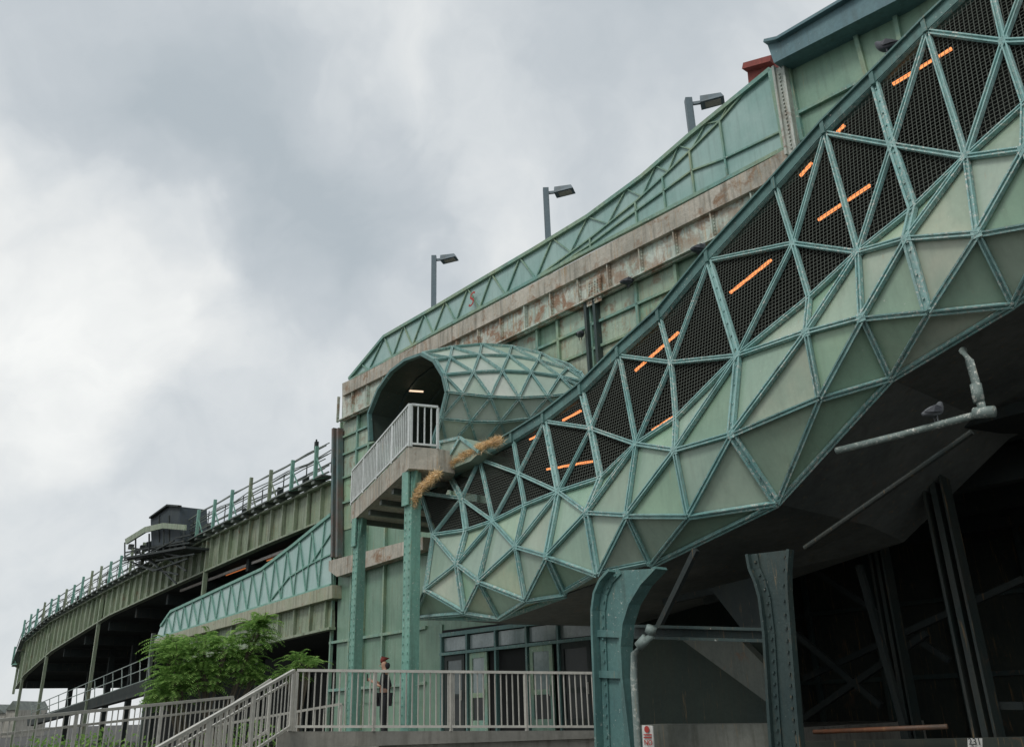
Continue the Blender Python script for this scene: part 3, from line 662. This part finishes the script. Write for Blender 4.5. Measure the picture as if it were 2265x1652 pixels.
def curved(name_label,cl,crr,d,fw,mat,splices=()):
    cu=thing("curved_steel_column",V((P(cl[0][0]+40,1700,d).x,P(cl[0][0]+40,1700,d).y,0)),name_label,"column")
    m=MB()
    for (a,b),(c,e_) in zip(zip(cl,cl[1:]),zip(crr,crr[1:])): pw(m,[a,b,e_,c],d,.04)
    part(m,"web_plate",cu,mat)
    m=MB(); strippoly(m,cl,d-.05,fw,.05); strippoly(m,crr,d-.05,fw,.05)
    cl2=[(x+12,y) for x,y in cl]; cr2=[(x-12,y+4) for x,y in crr]
    for L_ in (cl2,cr2):
        for a,b in zip(L_,L_[1:]):
            m.bar(P(*a,d-.02),P(*b,d-.02),.14,.03,N)
            p,q_=P(*a,d-.05),P(*b,d-.05); m.rivets(p,q_,max(1,int((p-q_).length/.16)),.035,N)
    part(m,"flange",cu,mat)
    for y in splices: part(MB().bar(P(cl[3][0],y,d-.06),P(crr[3][0]+4,y+2,d-.06),.12,.05,N),"splice_plate",cu,mat)
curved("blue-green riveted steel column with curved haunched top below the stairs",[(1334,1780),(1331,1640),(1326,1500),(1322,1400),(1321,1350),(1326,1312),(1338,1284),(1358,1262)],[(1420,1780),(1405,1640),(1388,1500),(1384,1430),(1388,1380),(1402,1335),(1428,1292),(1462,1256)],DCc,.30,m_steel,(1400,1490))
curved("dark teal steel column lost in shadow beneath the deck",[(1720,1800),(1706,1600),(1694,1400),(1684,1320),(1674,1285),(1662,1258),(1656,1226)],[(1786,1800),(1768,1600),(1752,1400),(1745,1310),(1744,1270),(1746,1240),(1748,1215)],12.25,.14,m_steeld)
cbm=thing("cross_beam",P(1550,1400,12.3),"teal steel beam spanning between two columns","beam")
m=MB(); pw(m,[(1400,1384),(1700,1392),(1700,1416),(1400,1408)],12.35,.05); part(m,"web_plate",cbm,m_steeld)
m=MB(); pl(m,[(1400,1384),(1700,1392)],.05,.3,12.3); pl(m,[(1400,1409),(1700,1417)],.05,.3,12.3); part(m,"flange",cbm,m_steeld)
bx=MB(); pl(bx,[(1455,1390),(1540,1215)],.1,.1,12.6); solo(bx,"knee_brace",m_dark,P(1455,1390,12.6),"slender dark knee brace rising to the stair","brace")
dn=MB().tube([P(1440,1390,11.2),P(1440,1407,11.2),P(1425,1418,11.15),P(1403,1445,11.1),P(1402,1500,11.1),P(1412,1660,11.1),P(1418,1790,11.1)],.06)
dn.tube([P(1437,1400,11.2),P(1442,1385,11.2)],.09).tube([P(1430,1410,11.18),P(1412,1430,11.13)],.085)
solo(dn,"drain_pipe",m_pipe,P(1410,1700,11.1),"peeling white and green drainpipe strapped to the curved column","pipe",smooth=True)
sn=thing("warning_sign",P(1432,1640,10.9),"small white sign with red symbol and lettering by the column","sign")
m=MB(); pw(m,[(1420,1603),(1443,1604),(1446,1652),(1422,1652)],10.9,.02); part(m,"sign_plate",sn,m_sign)
m=MB(); c=P(1431,1612,10.88); m.prism([c+E*math.cos(a*math.pi/6)*.05+Z*math.sin(a*math.pi/6)*.05 for a in range(12)],-N*.01)
for y in (1624,1630): m.bar(P(1424,y,10.88),P(1441,y,10.88),.018,.01,N)
part(m,"symbol",sn,m_red); text("NO",.11,P(1434,1642,10.87),m_red,sn,"lettering")
s2=thing("number_sign",P(2155,1645,14.2),"white plate with black number 231 and letter","sign")
m=MB(); pw(m,[(2140,1632),(2172,1632),(2173,1662),(2141,1662)],14.2,.02); part(m,"sign_plate",s2,m_sign); text("231",.13,P(2156,1640,14.17),m_dark,s2,"lettering"); text("C",.1,P(2156,1650,14.17),m_dark,s2,"lettering")
# ------------------------------------------------------------ platform + railings
yl,yr=17.6,18.6
a=PY(590,1630,yl); b=PY(1420,1622,yr)
a2=V((a.x,a.y,1.08)); b2=V((b.x,b.y,1.08))
solo(MB().prism([a2,b2,b2+N*13,V((a2.x-1,a2.y+18,1.08))],Z*-1.08),"entrance_platform",m_plat,V((a.x,a.y,0)),"raised concrete entrance platform with weathered edge","platform")
rl=PY(650,1606,yl-.2)-Z*.08; rr_=PY(1328,1606,yr-.2)-Z*.08
solo(MB().prism([V((rl.x-.3,rl.y-.02,1.09)),V((rr_.x+.3,rr_.y-.02,1.09)),V((rr_.x+.3,rr_.y-.02,rr_.z)),V((rl.x-.3,rl.y-.02,rl.z))],V((0,.15,0))),"platform_kerb",paint("kerb_concrete",(.26,.25,.22),(.18,.18,.16),streak=.5,rough=.9),rl,"stained kerb along the platform edge below the railing","kerb")
G="galvanised metal railings around the entrance ramp"
r1=thing("metal_railing",rl.copy(),"long galvanised railing along the entrance platform edge","railing",G)
railing(r1,rl,rr_,PY(650,1482,yl-.2).z-rl.z,m_rail,1.55,.115)
q0=PY(345,1655,14.2)-Z*1.07; q1=PY(650,1482,yl-.2)-Z*1.07
r2=thing("metal_railing",q0.copy(),"sloping galvanised stair railing descending from the platform","railing",G)
railing(r2,q0,q1,1.07,m_rail,1.3,.115,bt=.017)
part(MB().bar(q0+Z*.85-N*.12,q1+Z*.85-N*.12,.04,.04),"handrail",r2,m_rail)
q0=PY(-60,1598,14)-Z*1.07; q1=PY(515,1541,18.6)-Z*1.07
r3=thing("metal_railing",q0.copy(),"galvanised ramp railing with closely spaced bars","railing",G)
railing(r3,q0,q1,1.07,m_rail,1.5,.115,bt=.017)
part(MB().bar(q0+Z*.85-N*.12,q1+Z*.85-N*.12,.04,.04),"handrail",r3,m_rail)
q2=PY(600,1500,18.8)-Z*1.07
r4=thing("metal_railing",q1.copy(),"sloped railing joining the ramp to the platform","railing",G)
railing(r4,PY(395,1640,17.8)-Z*1.0,q2,1.05,m_rail,1.3,.14)
q3=PY(470,1605,20)-Z*.95; q4=PY(755,1556,21.5)-Z*.95
r5=thing("metal_railing",q3.copy(),"inner galvanised ramp railing behind the platform railing","railing",G)
railing(r5,q3,q4,.95,m_rail,1.4,.2)
solo(MB().prism([PY(-60,1598,14.2)-Z*1.15,PY(515,1541,18.8)-Z*1.15,PY(515,1541,18.8)-Z*2.6,PY(-60,1598,14.2)-Z*2.6],V((.1,2.2,0))),"entrance_ramp",m_plat,q0,"concrete access ramp beside the stair","ramp")
stp=MB(); aa=PY(345,1655,14.2)-Z*1.1; bb=PY(620,1600,17.4)
for i in range(8):
    t_=i/8; c=V((aa.x,aa.y,0)).lerp(V((bb.x,bb.y,0)),t_+.06); h=aa.z+(1.08-aa.z)*(t_+.12); h=max(h,.1)
    stp.box(V((c.x+.9,c.y+.4,h/2)),2.0,.75,h)
solo(stp,"entrance_steps",m_plat,aa,"concrete steps rising to the station platform","steps")
# ------------------------------------------------------------ TREE
def leafmat():
    m,nt=newmat("leaf_green");k=NT(nt);o=k.n('ShaderNodeOutputMaterial')
    r=k.n('ShaderNodeNewGeometry').outputs['Random Per Island']; c=k.mix(r,(.11,.24,.06),(.34,.52,.15))
    d=k.n('ShaderNodeBsdfDiffuse');k.l(c,d.inputs[0]);t=k.n('ShaderNodeBsdfTranslucent');k.l(c,t.inputs[0]);mx=k.n('ShaderNodeMixShader');mx.inputs[0].default_value=.4
    k.l(d.outputs[0],mx.inputs[1]);k.l(t.outputs[0],mx.inputs[2]);k.l(mx.outputs[0],o.inputs[0]);return m
m_leaf=leafmat(); m_bark=paint("bark",(.10,.08,.06),(.14,.12,.09),rough=.9,bump=.8)
def tree(x,blobs,y,label,nf,fl=1.0):
    c0=PY(x,1560,y); b=V((c0.x,c0.y,0)); o=thing("tree",b,label,"tree")
    tr=MB(); cr_=MB()
    for (bx_,by_,rx,rz,wt) in blobs:
        c=PY(bx_,by_,y+random.uniform(-.5,.5))
        mid=(b+c)/2+V((random.uniform(-.2,.2),0,-.2)); tr.tube([b,mid,c],[.08,.05,.02],8)
        for k in range(6):
            e_=c+V((random.gauss(0,rx*.5),random.gauss(0,rx*.4),random.gauss(0,rz*.5))); tr.tube([mid.lerp(c,random.random()*.6),c.lerp(e_,.5)-Z*.05,e_],[.03,.018,.008],6)
        for k in range(int(nf*wt)):
            u=V((random.gauss(0,1),random.gauss(0,1),random.gauss(0,1))).normalized()*random.uniform(.2,1)**.5
            p=c+V((u.x*rx,u.y*rx,u.z*rz))*.8
            dr=(V((u.x,u.y*.8,0))+V((random.gauss(0,.4),random.gauss(0,.4),.45+.3*u.z))).normalized()
            L=random.uniform(.42,.8)*fl; n_=11; side=dr.cross(Z).normalized()
            for j in range(n_):
                t_=j/n_; q_=p+dr*L*t_-Z*L*.6*t_*t_
                ll=.16*fl*(1-.6*abs(t_-.4)); fd=(dr-Z*t_).normalized()
                for sg_ in (-1,1):
                    tip=q_+side*sg_*ll+fd*ll*.4-Z*ll*.4; wv=fd*.019*fl
                    cr_.face(q_-wv*.4,q_.lerp(tip,.45)-wv,tip,q_.lerp(tip,.45)+wv)
    part(tr,"trunk",o,m_bark); part(cr_,"crown",o,m_leaf)
tree(450,[(395,1460,.62,.62,1.0),(450,1432,.55,.5,.9),(385,1510,.6,.5,.8),(455,1500,.75,.5,1.0),(562,1405,.34,.62,.75),(535,1468,.5,.5,.75),(582,1378,.16,.32,.3),(372,1425,.3,.25,.35),(500,1430,.35,.4,.4),(370,1540,.5,.35,.5),(560,1500,.4,.3,.4)],27,"feathery green tree with drooping compound leaves below the viaduct",115)
tree(672,[(660,1460,.38,.2,.5),(685,1470,.3,.18,.4),(640,1490,.35,.25,.5)],27,"small leafy sapling beside the station wall",80,.8)
def shrub(x,y_,dist,label):
    c=PY(x,y_,dist); o=thing("shrub",V((c.x,c.y,0)),label,"shrub","shrubs by the ramp"); cr_=MB()
    for k in range(800):
        u=V((random.gauss(0,1)*.9,random.gauss(0,1)*.5,0)); z=random.random()*c.z*(1.1-abs(u.x)*.2); p=V((c.x,c.y,max(.05,z)))+u
        a_=V((random.gauss(0,1),random.gauss(0,1),random.gauss(0,1))).normalized()*.08; b_=V((random.gauss(0,1),random.gauss(0,1),random.gauss(0,1))).normalized()*.035
        cr_.face(p-a_,p+b_,p+a_,p-b_)
    part(cr_,"crown",o,m_leaf); part(MB().tube([V((c.x,c.y,0)),V((c.x+.1,c.y,c.z*.7))],[.05,.02]),"trunk",o,m_bark)
for x,y_,dist in ((120,1632,24),(230,1622,24),(560,1600,25)): shrub(x,y_,dist,"low leafy shrub behind the ramp railing")
# ------------------------------------------------------------ skin figures
def skin(name,verts,edges_,radii,mat,root=0,sub=2):
    me=bpy.data.meshes.new(name+"_src"); me.from_pydata([tuple(v) for v in verts],edges_,[]); o=bpy.data.objects.new("tmp",me); COL.objects.link(o)
    sm=o.modifiers.new("s",'SKIN'); sb=o.modifiers.new("u",'SUBSURF'); sb.levels=sub; sb.render_levels=sub
    sv=me.skin_vertices[0].data
    for i,r in enumerate(radii):
        sv[i].radius=(r,r) if not isinstance(r,tuple) else r; sv[i].use_root=(i==root)
    dg=bpy.context.evaluated_depsgraph_get(); dg.update()
    res=bpy.data.meshes.new_from_object(o.evaluated_get(dg)); bpy.data.objects.remove(o); res.name=name
    res.materials.clear(); res.materials.append(mat)
    for p in res.polygons: p.use_smooth=True
    return res
m_skin=paint("skin_tone",(.42,.24,.16),(.38,.21,.14),streak=0,rough=.5,bump=0)
m_black=paint("black_cloth",(.015,.016,.02),(.03,.03,.035),streak=0,rough=.9)
m_hair=paint("red_cap",(.22,.045,.035),(.16,.04,.035),streak=0,rough=.9)
try:
    fx=PY(850,1560,21.5); fb=V((fx.x,fx.y,1.09))
    pe=thing("person",fb,"person in black clothes and dull red cap holding a phone","person")
    J=dict(pel=(0,0,.95),sp=(0,0,1.15),ch=(-.01,0,1.38),nk=(-.01,0,1.53),hd=(-.03,0,1.63),ht=(-.025,0,1.74),
     ls=(0,-.18,1.42),le=(-.06,-.25,1.15),lw=(-.27,-.14,1.27),lh=(-.34,-.11,1.32),
     rs=(0,.18,1.42),re=(.10,.27,1.14),rw=(-.13,.2,1.22),rh=(-.2,.16,1.26),
     lhip=(0,-.1,.9),lk=(-.03,-.11,.5),la=(.02,-.11,.09),lt=(-.15,-.12,.04),
     rhip=(0,.1,.9),rk=(-.01,.12,.5),ra=(.04,.13,.09),rt=(-.12,.15,.04))
    Rr=dict(pel=.14,sp=.125,ch=.15,nk=.055,hd=.085,ht=.075,ls=.065,le=.042,lw=.028,lh=.036,rs=.065,re=.042,rw=.028,rh=.036,lhip=.09,lk=.058,la=.042,lt=.035,rhip=.09,rk=.058,ra=.042,rt=.035)
    for side,sy in (('l',-1),('r',1)):
        h=V(J[side+'h'])
        for f in range(4):
            J[side+'f%d'%f]=tuple(h+V((-.05-.005*(f%3),.012*(f-1.5),.02-.018*f))); Rr[side+'f%d'%f]=.009
            J[side+'g%d'%f]=tuple(h+V((-.06,.012*(f-1.5)-.02*sy,.03-.02*f))); Rr[side+'g%d'%f]=.008
        J[side+'th']=tuple(h+V((-.02,-.03*sy,.045))); Rr[side+'th']=.011
    Ed=[('pel','sp'),('sp','ch'),('ch','nk'),('nk','hd'),('hd','ht')]
    for s_ in 'lr':
        Ed+=[('ch',s_+'s'),(s_+'s',s_+'e'),(s_+'e',s_+'w'),(s_+'w',s_+'h'),('pel',s_+'hip'),(s_+'hip',s_+'k'),(s_+'k',s_+'a'),(s_+'a',s_+'t'),(s_+'h',s_+'th')]
        for f in range(4): Ed+=[(s_+'h',s_+'f%d'%f),(s_+'f%d'%f,s_+'g%d'%f)]
    def build(keys,scale,name,mat):
        ks=[k for k in J if k in keys]; ix={k:i for i,k in enumerate(ks)}
        return skin(name,[J[k] for k in ks],[(ix[a],ix[b]) for a,b in Ed if a in ix and b in ix],[Rr[k]*scale for k in ks],mat)
    def link(me,name,par):
        o=bpy.data.objects.new(name,me); o.parent=par; COL.objects.link(o); return o
    link(build(set(J),1,"body",m_skin),"body",pe)
    link(build({'pel','sp','ch','ls','le','rs','re'},1.13,"shirt",m_black),"shirt",pe)
    link(build({'pel','lhip','lk','la','rhip','rk','ra'},1.18,"trousers",m_black),"trousers",pe)
    link(build({'la','lt'},1.3,"shoe",m_black),"shoe",pe)
    J2=J['la'];J3=J['lt'];J['la'],J['lt']=J['ra'],J['rt']; link(build({'la','lt'},1.3,"shoe",m_black),"shoe",pe); J['la'],J['lt']=J2,J3
    hc=skin("cap",[(-.02,0,1.73),(-.01,0,1.77),(-.12,0,1.73)],[(0,1),(0,2)],[.09,.055,.02],m_hair); link(hc,"cap",pe)
    hh=skin("hair",[(.03,0,1.7),(.045,0,1.6),(.05,0,1.54)],[(0,1),(1,2)],[.085,.08,.05],m_black); link(hh,"hair",pe)
    o_=V(pe.location)
    part(MB().box(o_+V((-.4,-.11,1.37)),.02,.08,.15),"phone",pe,m_dark)
    part(MB().tube([o_+V((-.11,0,1.655)),o_+V((-.145,0,1.625)),o_+V((-.11,0,1.615))],[.01,.014,.008],6),"nose",pe,m_skin)
    for y in(-.035,.035): part(MB().box(o_+V((-.108,y,1.66)),.012,.022,.012),"eye",pe,m_dark)
    part(MB().box(o_+V((-.108,0,1.585)),.01,.045,.01),"mouth",pe,m_hair)
except Exception as ex: print("PERSON",ex)
m_pig=paint("pigeon_grey",(.045,.05,.06),(.08,.085,.10),streak=0,scale=5); m_pigl=paint("pigeon_speckled",(.09,.10,.11),(.17,.18,.19),streak=0,scale=8)
pv=[(0,0,.155),(.07,0,.18),(.105,0,.23),(.12,0,.275),(.155,0,.268),(-.09,0,.13),(-.2,0,.09),(.0,.03,.07),(.0,.03,.0),(.0,-.03,.07),(.0,-.03,.0),(.04,.03,0.005),(.04,-.03,0.005)]
pe_=[(0,1),(1,2),(2,3),(3,4),(0,5),(5,6),(0,7),(7,8),(0,9),(9,10),(8,11),(10,12)]
pr=[.09,.085,.055,.04,.009,.065,.026,.014,.008,.014,.008,.007,.007]
pme=skin("pigeon",pv,pe_,pr,m_pig)
pme2=pme.copy(); pme2.materials[0]=m_pigl
wg=MB()
for sy in (-1,1): wg.add([V((.06,.085*sy,.19)),V((-.03,.095*sy,.21)),V((-.2,.03*sy,.12)),V((-.08,.09*sy,.11)),V((.04,.095*sy,.12))],[(0,1,2,3,4)])
wme=mesh_from(wg,"wing",V((0,0,0)),m_pig)
def pig(p,rz,sc,me,label):
    o=bpy.data.objects.new("pigeon",me); COL.objects.link(o); o.location=p; o.rotation_euler=(0,0,rz); o.scale=(sc,)*3
    o["label"]=label; o["category"]="pigeon"; o["group"]="pigeons perched on the station"
    w=bpy.data.objects.new("wing",wme); w.parent=o; COL.objects.link(w)
apx=[(1065,1018),(1140,978),(1210,935),(1292,872),(1375,790),(1465,710),(1573,580),(1722,420),(1830,298),(1940,190),(2055,75)]
def onf(px):
    ss=szl(apx,DA); s_=sof(P(px,interp(apx,px),DA)); return W(s_,DA-.12,interp(ss,s_)+.27)
pig(onf(1978),2.5,1.2,pme,"dark pigeon perched on the sloping stair fascia")
pig(onf(1560),.5,1.2,pme,"dark pigeon perched on the sloping stair fascia")
pig(P(1390,636,DF-.25),.4,1.35,pme,"dark pigeon standing on the rusty girder flange")
pig(P(2072,934,12.6)+Z*.01,.2,1.1,pme2,"grey speckled pigeon resting on the peeling pipe")
pig(P(1284,752,DF-.2),1.2,1.3,pme2,"grey pigeon sitting on a wall ledge")
# ------------------------------------------------------------ world
w=bpy.data.worlds.new("World"); S.world=w; w.use_nodes=True; nt=w.node_tree; nt.nodes.clear(); k=NT(nt)
o=k.n('ShaderNodeOutputWorld'); bg=k.n('ShaderNodeBackground'); k.l(bg.outputs[0],o.inputs[0]); bg.inputs[1].default_value=.105
SE,SR=math.radians(50),math.radians(215)
sky=k.n('ShaderNodeTexSky',sky_type='NISHITA',sun_disc=False,sun_elevation=SE,sun_rotation=SR)
tc=k.n('ShaderNodeTexCoord').outputs['Generated']
nz=k.n('ShaderNodeTexNoise'); k.l(tc,nz.inputs['Vector']); nz.inputs['Scale'].default_value=3.2; nz.inputs['Detail'].default_value=5
wv=k.n('ShaderNodeVectorMath',operation='SUBTRACT'); k.l(nz.outputs['Color'],wv.inputs[0]); wv.inputs[1].default_value=(.5,.5,.5)
wm=k.n('ShaderNodeVectorMath',operation='SCALE'); k.l(wv.outputs[0],wm.inputs[0]); wm.inputs['Scale'].default_value=.42
wa=k.n('ShaderNodeVectorMath',operation='ADD'); k.l(tc,wa.inputs[0]); k.l(wm.outputs[0],wa.inputs[1])
wn=k.n('ShaderNodeVectorMath',operation='NORMALIZE'); k.l(wa.outputs[0],wn.inputs[0])
n1=k.noise(wa.outputs[0],2.3,7,.52,.2); n2=k.noise(wa.outputs[0],8,7,.6,.3)
f=k.math('ADD',k.math('MULTIPLY',n1,.75),k.math('MULTIPLY',n2,.18))
for (x,y,rad,wt) in ((420,230,12,-.12),(640,420,11,-.15),(790,590,9,-.15),(250,120,11,-.07),(1250,90,12,-.08),(250,880,9,-.07),(600,920,9,-.07),(1450,150,9,-.06),(950,250,9,-.05),
                     (90,610,10,.16),(330,600,8,.08),(120,380,9,.06),(620,20,9,.07),(1060,330,8,.05),(560,640,6,.07),(900,120,8,.02),(300,1200,14,.02),(60,950,6,.05),(0,150,8,.02)):
    dv=ray(x,y).normalized()
    dt=k.n('ShaderNodeVectorMath',operation='DOT_PRODUCT'); k.l(wn.outputs[0],dt.inputs[0]); dt.inputs[1].default_value=dv
    mr=k.n('ShaderNodeMapRange',interpolation_type='SMOOTHSTEP'); k.l(dt.outputs['Value'],mr.inputs[0]); mr.inputs[1].default_value=math.cos(math.radians(rad*1.25)); mr.inputs[2].default_value=1
    f=k.math('MULTIPLY_ADD',mr.outputs[0],wt,f)
cr=k.n('ShaderNodeValToRGB'); k.l(f,cr.inputs[0]); el=cr.color_ramp.elements
el[0].position=.20; el[0].color=(4.4,4.95,5.35,1); el[1].position=.68; el[1].color=(9.4,9.5,9.3,1)
for p_,c_ in ((.35,(5.4,5.85,6.2)),(.46,(6.7,7.05,7.25)),(.56,(7.9,8.1,8.1))): e_=el.new(p_); e_.color=(*c_,1)
k.l(k.mix(.96,sky.outputs[0],cr.outputs[0]),bg.inputs[0])
sd=bpy.data.lights.new("sun",'SUN'); sd.energy=1.2; sd.angle=math.radians(16); sd.color=(1,.98,.94)
so_=bpy.data.objects.new("sun",sd); COL.objects.link(so_)
dirv=V((math.sin(SR)*math.cos(SE),math.cos(SR)*math.cos(SE),math.sin(SE)))
so_.rotation_euler=dirv.to_track_quat('Z','Y').to_euler()
